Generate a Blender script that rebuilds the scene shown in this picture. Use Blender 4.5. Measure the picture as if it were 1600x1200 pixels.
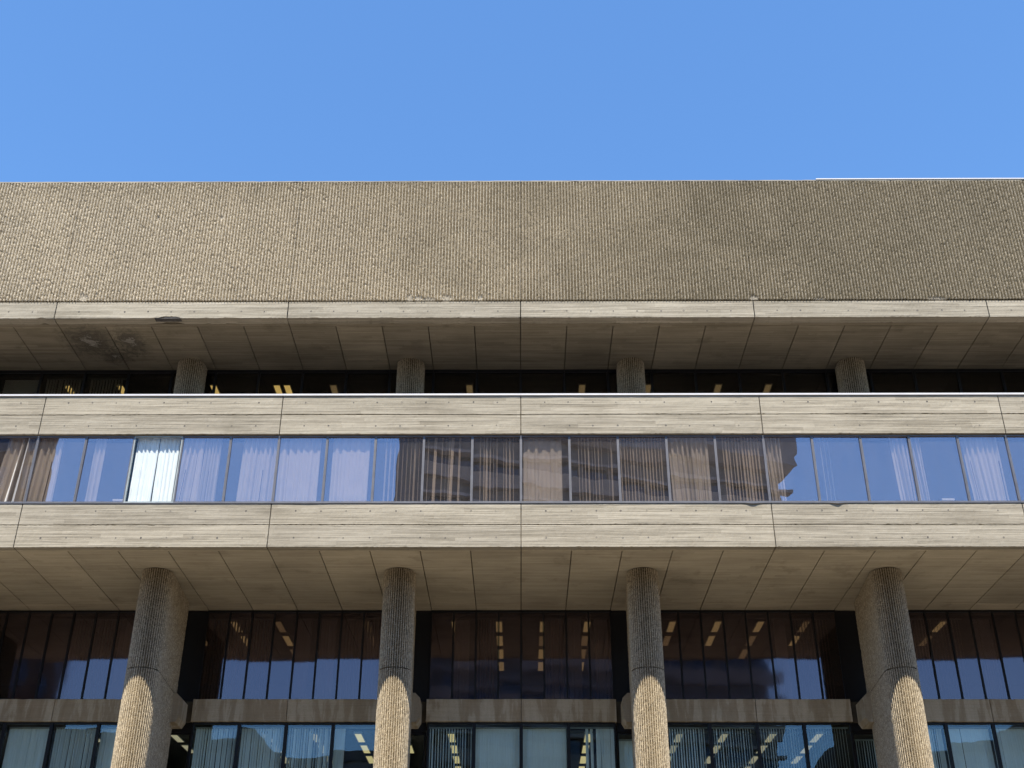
import bpy, math, random
import numpy as np
from mathutils import Vector, Matrix

for o in list(bpy.data.objects):
    bpy.data.objects.remove(o)
S = bpy.context.scene
C = S.collection
R = math.radians
random.seed(7)
rng = np.random.default_rng(11)

# ------------------------------------------------------------------ camera, sky, sun, exposure
EYE = 1.6                     # eye height above the plaza
cam_d = bpy.data.cameras.new('camera')
cam_d.sensor_width = 36.0
cam_d.lens = 1876.05 / 1600 * 36
cam_d.clip_end = 3000
cam = bpy.data.objects.new('camera', cam_d)
C.objects.link(cam)
TH, PS, RO = R(29.58), R(-0.4177), R(0.116)
_f = Vector((math.sin(PS) * math.cos(TH), math.cos(PS) * math.cos(TH), math.sin(TH)))
_r = Vector((math.cos(PS), -math.sin(PS), 0))
_u = _r.cross(_f)
_r2 = _r * math.cos(RO) + _u * math.sin(RO)
_u2 = _u * math.cos(RO) - _r * math.sin(RO)
cam.matrix_world = Matrix(((_r2.x, _u2.x, -_f.x, 0), (_r2.y, _u2.y, -_f.y, 0), (_r2.z, _u2.z, -_f.z, EYE), (0, 0, 0, 1)))
S.camera = cam

SUN_EL = R(64.4)
W = bpy.data.worlds.new('World')
S.world = W
W.use_nodes = True
nt = W.node_tree
bg = nt.nodes['Background']
sky = nt.nodes.new('ShaderNodeTexSky')
sky.sky_type = 'NISHITA'
sky.sun_disc = False
sky.sun_elevation = SUN_EL
sky.sun_rotation = math.pi          # the sun stands behind the camera, square to the facade
sky.altitude = 30
sky.air_density = 1.25
sky.dust_density = 0.0
sky.ozone_density = 8.0
hs = nt.nodes.new('ShaderNodeHueSaturation')      # the phone's richer blue, the whole sky alike
hs.inputs['Saturation'].default_value = 1.08
nt.links.new(sky.outputs[0], hs.inputs['Color'])
nt.links.new(hs.outputs[0], bg.inputs[0])
bg.inputs[1].default_value = 0.112
sd = bpy.data.lights.new('sun', 'SUN')
sd.energy = 5.0
sd.angle = R(0.53)
sd.color = (1.0, 0.925, 0.79)
so = bpy.data.objects.new('sun', sd)
so.rotation_euler = (math.pi / 2 - SUN_EL, 0, 0)
so.location = (0, -40, 90)
C.objects.link(so)
S.view_settings.view_transform = 'Standard'
S.view_settings.look = 'None'
S.view_settings.gamma = 1
S.view_settings.exposure = 1.17
try:
    S.view_settings.use_curve_mapping = False
except Exception:
    pass

# ------------------------------------------------------------------ dimensions (Z measured from the eye; D = distance from the eye)
X0 = 0.035
BAY = 7.3
MOD = 1.46
D_PAR, D_FAS, D_WALL, D_UP = 31.56, 32.244, 37.73, 34.76
Z_TOP, Z_RIB, Z_PAR = 25.74, 20.93, 20.295
Z_BT, Z_BB = 17.88, 16.575
Z_LT, Z_LB = 14.29, 12.928
Z_BMT, Z_BMB = 9.967, 9.273
Z_GND = -EYE
NB = 3                        # bays either side of the centre joint
XE = NB * BAY

# ------------------------------------------------------------------ material helpers
class Mat:
    def __init__(s, name):
        s.m = bpy.data.materials.new(name)
        s.m.use_nodes = True
        s.t = s.m.node_tree
        s.n = s.t.nodes
        s.b = s.n['Principled BSDF']
        s.out = s.n['Material Output']
    def new(s, typ, **k):
        nd = s.n.new(typ)
        for a, v in k.items():
            setattr(nd, a, v)
        return nd
    def link(s, a, b):
        s.t.links.new(a, b)
    def val(s, sock, v):
        if hasattr(v, 'is_output') or isinstance(v, bpy.types.NodeSocket):
            s.link(v, sock)
        else:
            sock.default_value = v
    def pos(s):
        return s.new('ShaderNodeNewGeometry').outputs['Position']
    def scale(s, vec, sc, off=(0, 0, 0)):
        m = s.new('ShaderNodeMapping')
        m.inputs['Scale'].default_value = sc
        m.inputs['Location'].default_value = off
        s.link(vec, m.inputs['Vector'])
        return m.outputs[0]
    def noise(s, vec, scale=1.0, detail=4, rough=0.55, dist=0.0):
        n = s.new('ShaderNodeTexNoise')
        n.inputs['Scale'].default_value = scale
        n.inputs['Detail'].default_value = detail
        n.inputs['Roughness'].default_value = rough
        n.inputs['Distortion'].default_value = dist
        s.link(vec, n.inputs['Vector'])
        return n.outputs['Fac']
    def ramp(s, fac, stops):
        r = s.new('ShaderNodeValToRGB')
        e = r.color_ramp.elements
        while len(e) < len(stops):
            e.new(0.5)
        for i, (p, c) in enumerate(stops):
            e[i].position = p
            e[i].color = (c[0], c[1], c[2], 1) if hasattr(c, '__len__') else (c, c, c, 1)
        s.link(fac, r.inputs[0])
        return r.outputs[0]
    def mix(s, fac, a, b, mode='MIX'):
        m = s.new('ShaderNodeMix', data_type='RGBA', blend_type=mode)
        s.val(m.inputs[0], fac)
        for sock, v in ((m.inputs[6], a), (m.inputs[7], b)):
            if isinstance(v, tuple):
                sock.default_value = (v[0], v[1], v[2], 1)
            else:
                s.link(v, sock)
        return m.outputs[2]
    def math(s, op, a, b=None, c=None, clamp=False):
        m = s.new('ShaderNodeMath', operation=op, use_clamp=clamp)
        s.val(m.inputs[0], a)
        if b is not None:
            s.val(m.inputs[1], b)
        if c is not None:
            s.val(m.inputs[2], c)
        return m.outputs[0]
    def bump(s, h, strength, dist):
        b = s.new('ShaderNodeBump')
        b.inputs['Strength'].default_value = strength
        b.inputs['Distance'].default_value = dist
        s.link(h, b.inputs['Height'])
        return b.outputs[0]
    def finish(s, color=None, rough=0.9, spec=0.25, normal=None, metal=0.0):
        if color is not None:
            if isinstance(color, tuple):
                s.b.inputs['Base Color'].default_value = (*color, 1)
            else:
                s.link(color, s.b.inputs['Base Color'])
        s.val(s.b.inputs['Roughness'], rough)
        s.b.inputs['Specular IOR Level'].default_value = spec
        s.b.inputs['Metallic'].default_value = metal
        if normal is not None:
            s.link(normal, s.b.inputs['Normal'])
        return s.m


def board_concrete(name, dark, light, tint, seam=0.55, blot=1.0, damp=(), var=0.06):
    """board-marked concrete: boards run along X on walls and on soffits alike"""
    m = Mat(name)
    p = m.pos()
    sep = m.new('ShaderNodeSeparateXYZ')
    m.link(p, sep.inputs[0])
    bz = m.math('FLOOR', m.math('MULTIPLY', m.math('ADD', sep.outputs[2], 0.013), 8.7))
    by = m.math('FLOOR', m.math('MULTIPLY', m.math('ADD', sep.outputs[1], 0.017), 7.9))
    cmb0 = m.new('ShaderNodeCombineXYZ')
    m.link(by, cmb0.inputs[1]); m.link(bz, cmb0.inputs[2])
    w0 = m.new('ShaderNodeTexWhiteNoise'); m.link(cmb0.outputs[0], w0.inputs[0])
    bx = m.math('FLOOR', m.math('ADD', m.math('MULTIPLY', sep.outputs[0], 0.42), m.math('MULTIPLY', w0.outputs[0], 9.0)))
    cmb = m.new('ShaderNodeCombineXYZ')
    m.link(bx, cmb.inputs[0]); m.link(by, cmb.inputs[1]); m.link(bz, cmb.inputs[2])
    wn = m.new('ShaderNodeTexWhiteNoise'); m.link(cmb.outputs[0], wn.inputs[0])
    streak = m.noise(m.scale(p, (0.6, 26, 26)), 1.0, 7, 0.62)
    fine = m.noise(m.scale(p, (1.1, 60, 60)), 1.0, 5, 0.6)
    blotch = m.noise(m.scale(p, (0.5, 0.9, 0.9)), 1.0, 5, 0.6, 0.3)
    grit = m.noise(p, 38.0, 3, 0.6)
    t = m.math('ADD', m.math('MULTIPLY', streak, 0.9), m.math('MULTIPLY', wn.outputs[0], 0.16))
    t = m.math('ADD', t, m.math('MULTIPLY', blotch, 0.42 * blot))
    t = m.math('ADD', t, m.math('MULTIPLY', grit, 0.18))
    t = m.math('SUBTRACT', t, 0.36)
    col = m.ramp(t, [(0.18, dark), (0.5, tint), (0.8, light)])
    sm = m.ramp(fine, [(0.26, 1.0), (0.39, 0.0)])
    fz = m.math('FRACT', m.math('MULTIPLY', m.math('ADD', sep.outputs[2], 0.013), 8.7))
    fy = m.math('FRACT', m.math('MULTIPLY', m.math('ADD', sep.outputs[1], 0.017), 7.9))
    geo = m.new('ShaderNodeNewGeometry')
    nsep = m.new('ShaderNodeSeparateXYZ'); m.link(geo.outputs['True Normal'], nsep.inputs[0])
    isdown = m.math('GREATER_THAN', m.math('ABSOLUTE', nsep.outputs[2]), 0.7)
    fr = m.math('ADD', m.math('MULTIPLY', fy, isdown), m.math('MULTIPLY', fz, m.math('SUBTRACT', 1.0, isdown)))
    wob = m.math('MULTIPLY', m.noise(m.scale(p, (0.9, 3, 3)), 1.0, 3, 0.6), 0.16)
    jl = m.math('LESS_THAN', fr, m.math('SUBTRACT', wob, 0.005))
    brokenl = m.ramp(m.noise(m.scale(p, (0.8, 9, 9), (5, 5, 5)), 1.0, 4, 0.6), [(0.42, 0.0), (0.56, 1.0)])
    jl = m.math('MULTIPLY', m.math('MULTIPLY', jl, brokenl), seam * 0.75)
    col = m.mix(jl, col, tuple(c * 0.38 for c in dark))
    patchy = m.ramp(m.noise(m.scale(p, (0.35, 5, 5), (3, 1, 2)), 1.0, 3, 0.5), [(0.40, 0.0), (0.62, 1.0)])
    sm = m.math('MULTIPLY', m.math('MULTIPLY', sm, patchy), seam)
    col = m.mix(sm, col, tuple(c * 0.42 for c in dark))
    stain = m.ramp(m.noise(m.scale(p, (1.1, 1.1, 0.5), (7, 2, 5)), 1.0, 6, 0.65), [(0.58, 0.0), (0.76, 1.0)])
    col = m.mix(m.math('MULTIPLY', stain, 0.30 * blot), col, (dark[0] * 0.62, dark[1] * 0.6, dark[2] * 0.55))
    oi = m.new('ShaderNodeObjectInfo')
    col = m.mix(1.0, col, m.ramp(oi.outputs['Random'], [(0.0, (1 - var, 1 - var, 1 - var * 0.9)), (0.5, (0.99, 0.985, 0.98)), (1.0, (1 + var, 1 + var * 0.9, 1 + var * 0.8))]), 'MULTIPLY')
    for (dx, dy, rx, ry) in damp:
        # water marks: an irregular dark ring with a bleached crust inside
        ex = m.math('MULTIPLY', m.math('SUBTRACT', sep.outputs[0], dx + X0), 1 / rx)
        ey = m.math('MULTIPLY', m.math('SUBTRACT', sep.outputs[1], dy), 1 / ry)
        dd = m.math('SQRT', m.math('ADD', m.math('MULTIPLY', ex, ex), m.math('MULTIPLY', ey, ey)))
        dd = m.math('ADD', dd, m.math('MULTIPLY', m.math('SUBTRACT', m.noise(p, 3.1, 8, 0.75, 1.5), 0.5), 3.2))
        ring = m.ramp(m.math('MULTIPLY', dd, 0.5), [(0.0, 0.5), (0.18, 0.9), (0.30, 0.7), (0.70, 0.0)])
        col = m.mix(m.math('MULTIPLY', ring, 0.85), col, (0.05, 0.045, 0.038))
        crust = m.ramp(m.math('MULTIPLY', dd, 0.5), [(0.05, 1.0), (0.17, 0.0)])
        col = m.mix(m.math('MULTIPLY', crust, m.noise(p, 9.0, 4, 0.7)), col, (0.36, 0.34, 0.31))
    h = m.math('ADD', m.math('MULTIPLY', streak, 0.7), m.math('ADD', m.math('MULTIPLY', wn.outputs[0], 0.35), m.math('MULTIPLY', fine, 0.5)))
    return m.finish(col, 0.92, 0.2, m.bump(h, 0.8, 0.014))


def corduroy_concrete(name, stained, warm=None):
    m = Mat(name)
    p = m.pos()
    sep = m.new('ShaderNodeSeparateXYZ'); m.link(p, sep.inputs[0])
    vor = m.new('ShaderNodeTexVoronoi')
    vor.inputs['Scale'].default_value = 48
    m.link(p, vor.inputs['Vector'])
    peb = m.new('ShaderNodeSeparateColor'); m.link(vor.outputs['Color'], peb.inputs[0])
    col = m.ramp(peb.outputs[0], [(0.0, (0.03, 0.024, 0.016)), (0.30, (0.105, 0.085, 0.057)), (0.62, (0.17, 0.14, 0.096)), (0.85, (0.225, 0.189, 0.135)), (1.0, (0.45, 0.405, 0.32))])
    big = m.noise(m.scale(p, (0.45, 0.45, 0.30)), 1.0, 6, 0.6, 0.5)
    col = m.mix(0.55, col, m.ramp(big, [(0.30, (0.70, 0.67, 0.62)), (0.5, (1.0, 0.97, 0.92)), (0.7, (1.25, 1.22, 1.17))]), 'MULTIPLY')
    finn = m.new('ShaderNodeAttribute', attribute_name='fin')      # fin tips are coloured paler than the channels
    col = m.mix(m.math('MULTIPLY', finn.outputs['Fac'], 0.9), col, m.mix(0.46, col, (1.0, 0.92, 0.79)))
    if warm:
        col = m.mix(1.0, col, warm, 'MULTIPLY')
    if stained:
        # algae and soot: heavier towards the damp right end and under the top lip
        gx = m.math('MULTIPLY', m.math('ADD', sep.outputs[0], 6.0), 1 / 21.0, clamp=True)
        n2 = m.noise(m.scale(p, (0.30, 0.3, 0.42), (4, 0, 9)), 1.0, 7, 0.68, 0.6)
        f = m.math('ADD', m.math('MULTIPLY', gx, 1.5), m.math('MULTIPLY', m.math('SUBTRACT', n2, 0.50), 1.5), clamp=True)
        top = m.math('MULTIPLY', m.math('SUBTRACT', sep.outputs[2], Z_TOP + EYE - 1.1), 0.42, clamp=True)
        nt_ = m.noise(m.scale(p, (1.3, 0.3, 0.25), (1, 3, 2)), 1.0, 6, 0.7)
        top = m.math('MULTIPLY', top, m.math('MULTIPLY', nt_, 1.7))
        f = m.math('MAXIMUM', f, top, clamp=True)
        spk = m.ramp(m.noise(p, 22.0, 3, 0.7), [(0.38, 1.0), (0.66, 0.5)])
        f = m.math('MULTIPLY', f, spk)
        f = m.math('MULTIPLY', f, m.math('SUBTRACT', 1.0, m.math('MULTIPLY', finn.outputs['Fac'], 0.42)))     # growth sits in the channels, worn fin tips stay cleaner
        col = m.mix(m.math('MULTIPLY', f, 0.95), col, (0.045, 0.038, 0.022))
    chip = m.new('ShaderNodeAttribute', attribute_name='chip')
    col = m.mix(chip.outputs['Fac'], col, (0.40, 0.37, 0.32))
    g = m.noise(p, 90.0, 3, 0.7)
    return m.finish(col, 0.93, 0.2, m.bump(m.math('ADD', g, peb.outputs[1]), 0.5, 0.008))


def beam_concrete(name):
    m = Mat(name)
    p = m.pos()
    drip = m.noise(m.scale(p, (2.1, 1, 0.45)), 1.0, 5, 0.6, 0.7)
    drip2 = m.noise(m.scale(p, (5.5, 1, 0.7), (3, 3, 3)), 1.0, 4, 0.6, 0.4)
    board = m.noise(m.scale(p, (0.6, 20, 26)), 1.0, 5, 0.6)
    grit = m.noise(p, 30.0, 3, 0.6)
    t = m.math('ADD', m.math('MULTIPLY', drip, 0.75), m.math('MULTIPLY', drip2, 0.35))
    col = m.ramp(t, [(0.40, (0.32, 0.265, 0.19)), (0.53, (0.38, 0.325, 0.245)), (0.565, (0.46, 0.41, 0.325)), (0.66, (0.51, 0.46, 0.37))])
    col = m.mix(0.5, col, m.ramp(m.math('MULTIPLY', m.math('ADD', board, grit), 0.5), [(0.3, (0.62, 0.6, 0.55)), (0.7, (1.2, 1.18, 1.15))]), 'MULTIPLY')
    return m.finish(col, 0.9, 0.2, m.bump(board, 0.4, 0.01))


def glass(name, refl, tint, gcol, wav=0.0025, dust=0.0, rough=0.0):
    m = Mat(name)
    m.n.remove(m.b)
    lw = m.new('ShaderNodeLayerWeight')
    lw.inputs['Blend'].default_value = 0.5
    f5 = m.math('POWER', lw.outputs['Facing'], 4.0)
    fac = m.math('ADD', m.math('MULTIPLY', f5, 1 - refl), refl, clamp=True)
    tr = m.new('ShaderNodeBsdfTransparent'); tr.inputs[0].default_value = (*tint, 1)
    gl = m.new('ShaderNodeBsdfGlossy'); gl.inputs['Roughness'].default_value = rough
    gl.inputs['Color'].default_value = (*gcol, 1)
    p = m.pos()
    h = m.noise(m.scale(p, (1.0, 1.0, 0.75)), 0.9, 2, 0.4)
    bp = m.bump(h, 1.0, wav)
    m.link(bp, gl.inputs['Normal'])
    mx = m.new('ShaderNodeMixShader')
    m.link(fac, mx.inputs[0]); m.link(tr.outputs[0], mx.inputs[1]); m.link(gl.outputs[0], mx.inputs[2])
    if dust:
        df = m.new('ShaderNodeBsdfDiffuse'); df.inputs[0].default_value = (0.62, 0.60, 0.60, 1)
        dn = m.noise(m.scale(p, (3.0, 3.0, 0.8)), 1.0, 5, 0.65)
        m2 = m.new('ShaderNodeMixShader')
        m.link(m.math('MULTIPLY', dn, dust * 2), m2.inputs[0])
        m.link(mx.outputs[0], m2.inputs[1]); m.link(df.outputs[0], m2.inputs[2])
        mx = m2
    m.link(mx.outputs[0], m.out.inputs[0])
    return m.m


def plain(name, col, rough=0.6, spec=0.3, metal=0.0, var=0.12, sc=6.0):
    m = Mat(name)
    n = m.noise(m.pos(), sc, 5, 0.6)
    c = m.ramp(n, [(0.3, tuple(x * (1 - var) for x in col)), (0.7, tuple(min(1, x * (1 + var)) for x in col))])
    return m.finish(c, rough, spec, m.bump(n, 0.08, 0.01), metal)


def cloth(name, col, trans=0.35):
    m = Mat(name)
    p = m.pos()
    n = m.noise(m.scale(p, (60, 60, 2.0)), 1.0, 4, 0.6)
    c = m.ramp(n, [(0.3, tuple(x * 0.86 for x in col)), (0.7, col)])
    df = m.new('ShaderNodeBsdfDiffuse'); m.link(c, df.inputs[0])
    tl = m.new('ShaderNodeBsdfTranslucent'); m.link(c, tl.inputs[0])
    mx = m.new('ShaderNodeMixShader'); mx.inputs[0].default_value = trans
    m.link(df.outputs[0], mx.inputs[1]); m.link(tl.outputs[0], mx.inputs[2])
    m.link(mx.outputs[0], m.out.inputs[0])
    return m.m


def emit(name, col, st):
    m = Mat(name)
    m.b.inputs['Base Color'].default_value = (0.8, 0.75, 0.6, 1)
    n = m.noise(m.pos(), 3.0, 2, 0.5)
    c = m.ramp(n, [(0.3, tuple(x * 0.9 for x in col)), (0.7, col)])
    m.link(c, m.b.inputs['Emission Color'])
    m.b.inputs['Emission Strength'].default_value = st
    return m.m


M = {
    'fascia': board_concrete('fascia_board_concrete', (0.18, 0.16, 0.125), (0.425, 0.39, 0.327), (0.33, 0.30, 0.245), 0.85, 0.75),  # board-marked concrete of fascias, parapet bands and end walls
    'soffit': board_concrete('soffit_board_concrete', (0.23, 0.20, 0.15), (0.47, 0.42, 0.325), (0.36, 0.318, 0.245), 0.38, 1.7, (), 0.09),
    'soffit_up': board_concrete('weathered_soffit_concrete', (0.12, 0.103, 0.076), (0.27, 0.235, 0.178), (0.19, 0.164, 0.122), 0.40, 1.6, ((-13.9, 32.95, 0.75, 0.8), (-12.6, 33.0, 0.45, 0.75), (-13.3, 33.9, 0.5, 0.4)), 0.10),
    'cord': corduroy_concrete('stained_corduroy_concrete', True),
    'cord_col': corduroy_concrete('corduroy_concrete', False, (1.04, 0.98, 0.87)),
    'beam': beam_concrete('streaked_beam_concrete'),
    'dark': plain('black_metal', (0.012, 0.012, 0.014), 0.45, 0.3),
    'alu': plain('grey_aluminium', (0.125, 0.125, 0.14), 0.42, 0.5, 0.35, 0.15, 4),
    'alu_new': plain('pale_aluminium', (0.30, 0.33, 0.33), 0.45, 0.5, 0.3, 0.15, 4),
    'cap': plain('white_painted_metal', (0.52, 0.52, 0.55), 0.4, 0.4, 0, 0.05, 3),
    'room': plain('room_surface', (0.075, 0.068, 0.06), 0.9, 0.1),
    'room_ceiling': plain('ceiling_board', (0.09, 0.085, 0.08), 0.9, 0.1),
    'core': plain('dark_core_concrete', (0.10, 0.085, 0.065), 0.95, 0.1),  # one dark concrete for cores, slabs and joint backing
    'lamp': emit('warm_lamp_diffuser', (1.0, 0.76, 0.34), 0.27),
    'lamp_dim': emit('dim_lamp_diffuser', (1.0, 0.72, 0.36), 0.13),
    'lamp_top': emit('yellow_lamp_diffuser', (1.0, 0.72, 0.25), 0.6),
    'lamp_pale': emit('pale_lamp_diffuser', (1.0, 0.80, 0.5), 0.15),
    'housing': plain('lamp_housing', (0.3, 0.3, 0.28), 0.6),
    'g_mid': glass('bronze_mirror_glass', 0.21, (0.88, 0.85, 0.82), (1.0, 0.86, 0.93), 0.003, 0.02),
    'g_clear': glass('clear_green_glass', 0.025, (0.975, 0.99, 0.99), (0.9, 0.95, 1.0)),
    'g_dark': glass('smoked_glass', 0.10, (0.47, 0.425, 0.41), (0.97, 0.80, 0.93), 0.004, 0.012, 0.045),
    'g_low': glass('teal_glass', 0.05, (0.91, 0.985, 0.995), (0.8, 0.9, 1.0)),
    'g_up': glass('dark_glass', 0.07, (0.62, 0.60, 0.55), (0.9, 0.9, 1.0)),
    'g_far': glass('far_window_glass', 0.10, (0.25, 0.26, 0.28), (0.8, 0.85, 1.0)),
    'curtain': cloth('cream_curtain_cloth', (0.80, 0.78, 0.74)),
    'curtain_w': cloth('white_curtain_cloth', (0.93, 0.95, 0.96), 0.2),
    'slat': cloth('pale_blind_slat', (0.90, 0.93, 0.92), 0.15),
    'slat_tan': cloth('beige_blind_slat', (0.74, 0.68, 0.60), 0.25),
    'brick': plain('brown_brick', (0.16, 0.10, 0.07), 0.9, 0.15, 0, 0.3, 3),
    'far_con': plain('grey_far_concrete', (0.34, 0.33, 0.33), 0.9, 0.15, 0, 0.15, 1.5),
    'far_dark': plain('dark_far_concrete', (0.19, 0.185, 0.19), 0.9, 0.15, 0, 0.15, 1.5),
    'paving': plain('plaza_paving', (0.165, 0.142, 0.112), 0.9, 0.15, 0, 0.2, 1.0),
    'asphalt': plain('asphalt_ground', (0.09, 0.088, 0.085), 0.95, 0.1, 0, 0.2, 2.0),
    'roof': plain('roof_gravel', (0.25, 0.24, 0.22), 0.95, 0.1),
    'spall_hole': plain('spall_and_hole_dark', (0.075, 0.07, 0.068), 0.8, 0.3, 0, 0.4, 12),  # spalled edge, and the painted dark of the form-tie holes
}

# ------------------------------------------------------------------ object helpers
ORG = {}

def link(name, mesh, org, parent=None):
    o = bpy.data.objects.new(name, mesh)
    C.objects.link(o)
    ORG[o] = Vector(org)
    if parent is not None:
        o.parent = parent
        o.location = Vector(org) - ORG[parent]
    else:
        o.location = org
    return o

def tag(o, label=None, cat=None, group=None, kind=None):
    if label: o['label'] = label
    if cat: o['category'] = cat
    if group: o['group'] = group
    if kind: o['kind'] = kind
    return o

def P(x, d, z):
    return Vector((x + X0, d, z + EYE))

class MB:
    def __init__(s):
        s.v, s.f = [], []
    def add(s, vs, fs):
        n = len(s.v)
        s.v += [tuple(v) for v in vs]
        s.f += [tuple(i + n for i in f) for f in fs]
        return s
    def box(s, x0, x1, y0, y1, z0, z1):
        return s.add([(x0, y0, z0), (x1, y0, z0), (x1, y1, z0), (x0, y1, z0), (x0, y0, z1), (x1, y0, z1), (x1, y1, z1), (x0, y1, z1)],
                     [(0, 3, 2, 1), (4, 5, 6, 7), (0, 1, 5, 4), (1, 2, 6, 5), (2, 3, 7, 6), (3, 0, 4, 7)])
    def prism(s, poly, z0, z1, top=None):
        n = len(poly)
        top = top or poly
        vs = [(x, y, z0) for x, y in poly] + [(x, y, z1) for x, y in top]
        fs = [tuple(range(n))[::-1], tuple(range(n, 2 * n))] + [(i, (i + 1) % n, n + (i + 1) % n, n + i) for i in range(n)]
        return s.add(vs, fs)
    def mesh(s, name, mat, org=(0, 0, 0)):
        me = bpy.data.meshes.new(name)
        o = Vector(org)
        me.from_pydata([(v[0] - o.x, v[1] - o.y, v[2] - o.z) for v in s.v], [], s.f)
        me.materials.append(mat)
        me.update()
        return me
    def build(s, name, mat, parent=None, org=None):
        """vertices are (x, D, Z); origin defaults to the low middle of the piece"""
        a = np.array(s.v)
        if org is None:
            org = ((a[:, 0].min() + a[:, 0].max()) / 2, (a[:, 1].min() + a[:, 1].max()) / 2, a[:, 2].min())
        return link(name, s.mesh(name, mat, org), P(*org), parent)

def np_mesh(name, verts, quads, mat, org, attr=None, fin=None):
    me = bpy.data.meshes.new(name)
    v = np.asarray(verts, dtype=np.float32) - np.asarray(org, dtype=np.float32)
    me.vertices.add(len(v))
    me.vertices.foreach_set('co', v.ravel())
    q = np.asarray(quads, dtype=np.int32)
    me.loops.add(q.size)
    me.loops.foreach_set('vertex_index', q.ravel())
    me.polygons.add(len(q))
    me.polygons.foreach_set('loop_start', np.arange(0, q.size, 4, dtype=np.int32))
    me.polygons.foreach_set('loop_total', np.full(len(q), 4, dtype=np.int32))
    if attr is not None:
        at = me.attributes.new('chip', 'FLOAT', 'POINT')
        at.data.foreach_set('value', np.asarray(attr, dtype=np.float32).ravel())
    if fin is not None:
        at = me.attributes.new('fin', 'FLOAT', 'POINT')
        at.data.foreach_set('value', np.asarray(fin, dtype=np.float32).ravel())
    me.materials.append(mat)
    me.update(calc_edges=True)
    me.validate()
    return me

def smooth_rand(n, step):
    k = np.arange(0, n + step * 2, step)
    return np.interp(np.arange(n), k, rng.normal(0, 1, len(k)))

def slab_panel(name, mat, parent, u0, u1, v0, v1, fmap, thick, du=0.12, dv=0.12, jag=0.006, bites=()):
    """a cast panel: its face is a grid with worn, slightly ragged edges, and it has sides and thickness.
    fmap(u, v, w) -> (x, D, Z) with w pointing out of the face."""
    nu = max(2, int((u1 - u0) / du)); nv = max(2, int((v1 - v0) / dv))
    U = np.linspace(u0, u1, nu + 1); V = np.linspace(v0, v1, nv + 1)
    # extra lines close to the rim
    U = np.concatenate([[u0], [u0 + 0.008], U[1:-1], [u1 - 0.008], [u1]])
    V = np.concatenate([[v0], [v0 + 0.009], V[1:-1], [v1 - 0.009], [v1]])
    a, b = len(U), len(V)
    UU, VV = np.meshgrid(U, V, indexing='ij')
    UU = UU.copy(); VV = VV.copy()
    WW = rng.normal(0, 0.0012, UU.shape)
    WW[0, :] -= 0.007; WW[-1, :] -= 0.007; WW[:, 0] -= 0.008; WW[:, -1] -= 0.008
    jb = np.abs(smooth_rand(a, 2)) * jag * (rng.random(a) < 0.55)
    jt = np.abs(smooth_rand(a, 2)) * jag * 0.7 * (rng.random(a) < 0.45)
    for (bu, bw, bh) in bites:
        jb += bh * np.clip(1 - np.abs((U - bu) / bw) ** 3, 0, 1)
    VV[:, 0] += jb; VV[:, 1] += jb
    VV[:, -1] -= jt; VV[:, -2] -= jt
    js = np.abs(smooth_rand(b, 1)) * jag * 0.4
    UU[0, :] += js; UU[-1, :] -= js
    front = [fmap(u, v, w) for u, v, w in zip(UU.ravel(), VV.ravel(), WW.ravel())]
    m = MB()
    fs = [(i * b + j, (i + 1) * b + j, (i + 1) * b + j + 1, i * b + j + 1) for i in range(a - 1) for j in range(b - 1)]
    rim = [(i, 0) for i in range(a)] + [(a - 1, j) for j in range(1, b)] + [(i, b - 1) for i in range(a - 2, -1, -1)] + [(0, j) for j in range(b - 2, 0, -1)]
    n0 = len(front)
    back = [fmap(UU[i, j], VV[i, j], -thick) for i, j in rim]
    L = len(rim)
    for k in range(L):
        i, j = rim[k]; i2, j2 = rim[(k + 1) % L]
        fs.append((i2 * b + j2, i * b + j, n0 + k, n0 + (k + 1) % L))
    fs.append(tuple(range(n0, n0 + L)))
    m.add(front + back, fs)
    return m.build(name, mat, parent)

# ------------------------------------------------------------------ ground and plaza
g = MB().box(-900, 900, -900, 900, Z_GND - 0.6, Z_GND)
tag(g.build('ground', M['asphalt']), 'dark asphalt ground round the building', 'ground', kind='structure')
g = MB().box(-70, 70, -19, 37, Z_GND + 0.004, Z_GND + 0.12)
tag(g.build('plaza', M['paving']), 'pale paved plaza in front of the building', 'pavement', kind='structure')
YG = Z_GND + 0.12

# ------------------------------------------------------------------ the building
B = link('concrete_building', None, P(0, 40, Z_GND))
tag(B, 'brutalist concrete office building with ribbed parapet, ribbon windows and tapered ribbed columns', 'building')

def wallmap(D):
    return lambda u, v, w: (u, D - w, v)

def soffmap(Z):
    return lambda u, v, w: (u, v, Z - w)

# corduroy parapet, one length of ribs for each bay
PIT = 0.1
PROF_U = np.array([0.0, 0.019, 0.041, 0.060, 0.072, 0.088])
PROF_W = np.array([-0.075, 0.002, 0.002, -0.075, 0.034, 0.034])
CHIPS = [(-3.5, 21.0, .10, .16), (-3.2, 21.02, .12, .1), (-2.9, 20.97, .2, .07), (-2.35, 21.02, .17, .13), (-1.28, 21.03, .07, .12), (-13.8, 21.05, .14, .16),
         (-9.8, 24.2, .05, .12), (-11.9, 24.15, .04, .10), (7.35, 20.99, .14, .1), (9.4, 20.95, .2, .06), (13.1, 20.97, .3, .05)]

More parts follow.
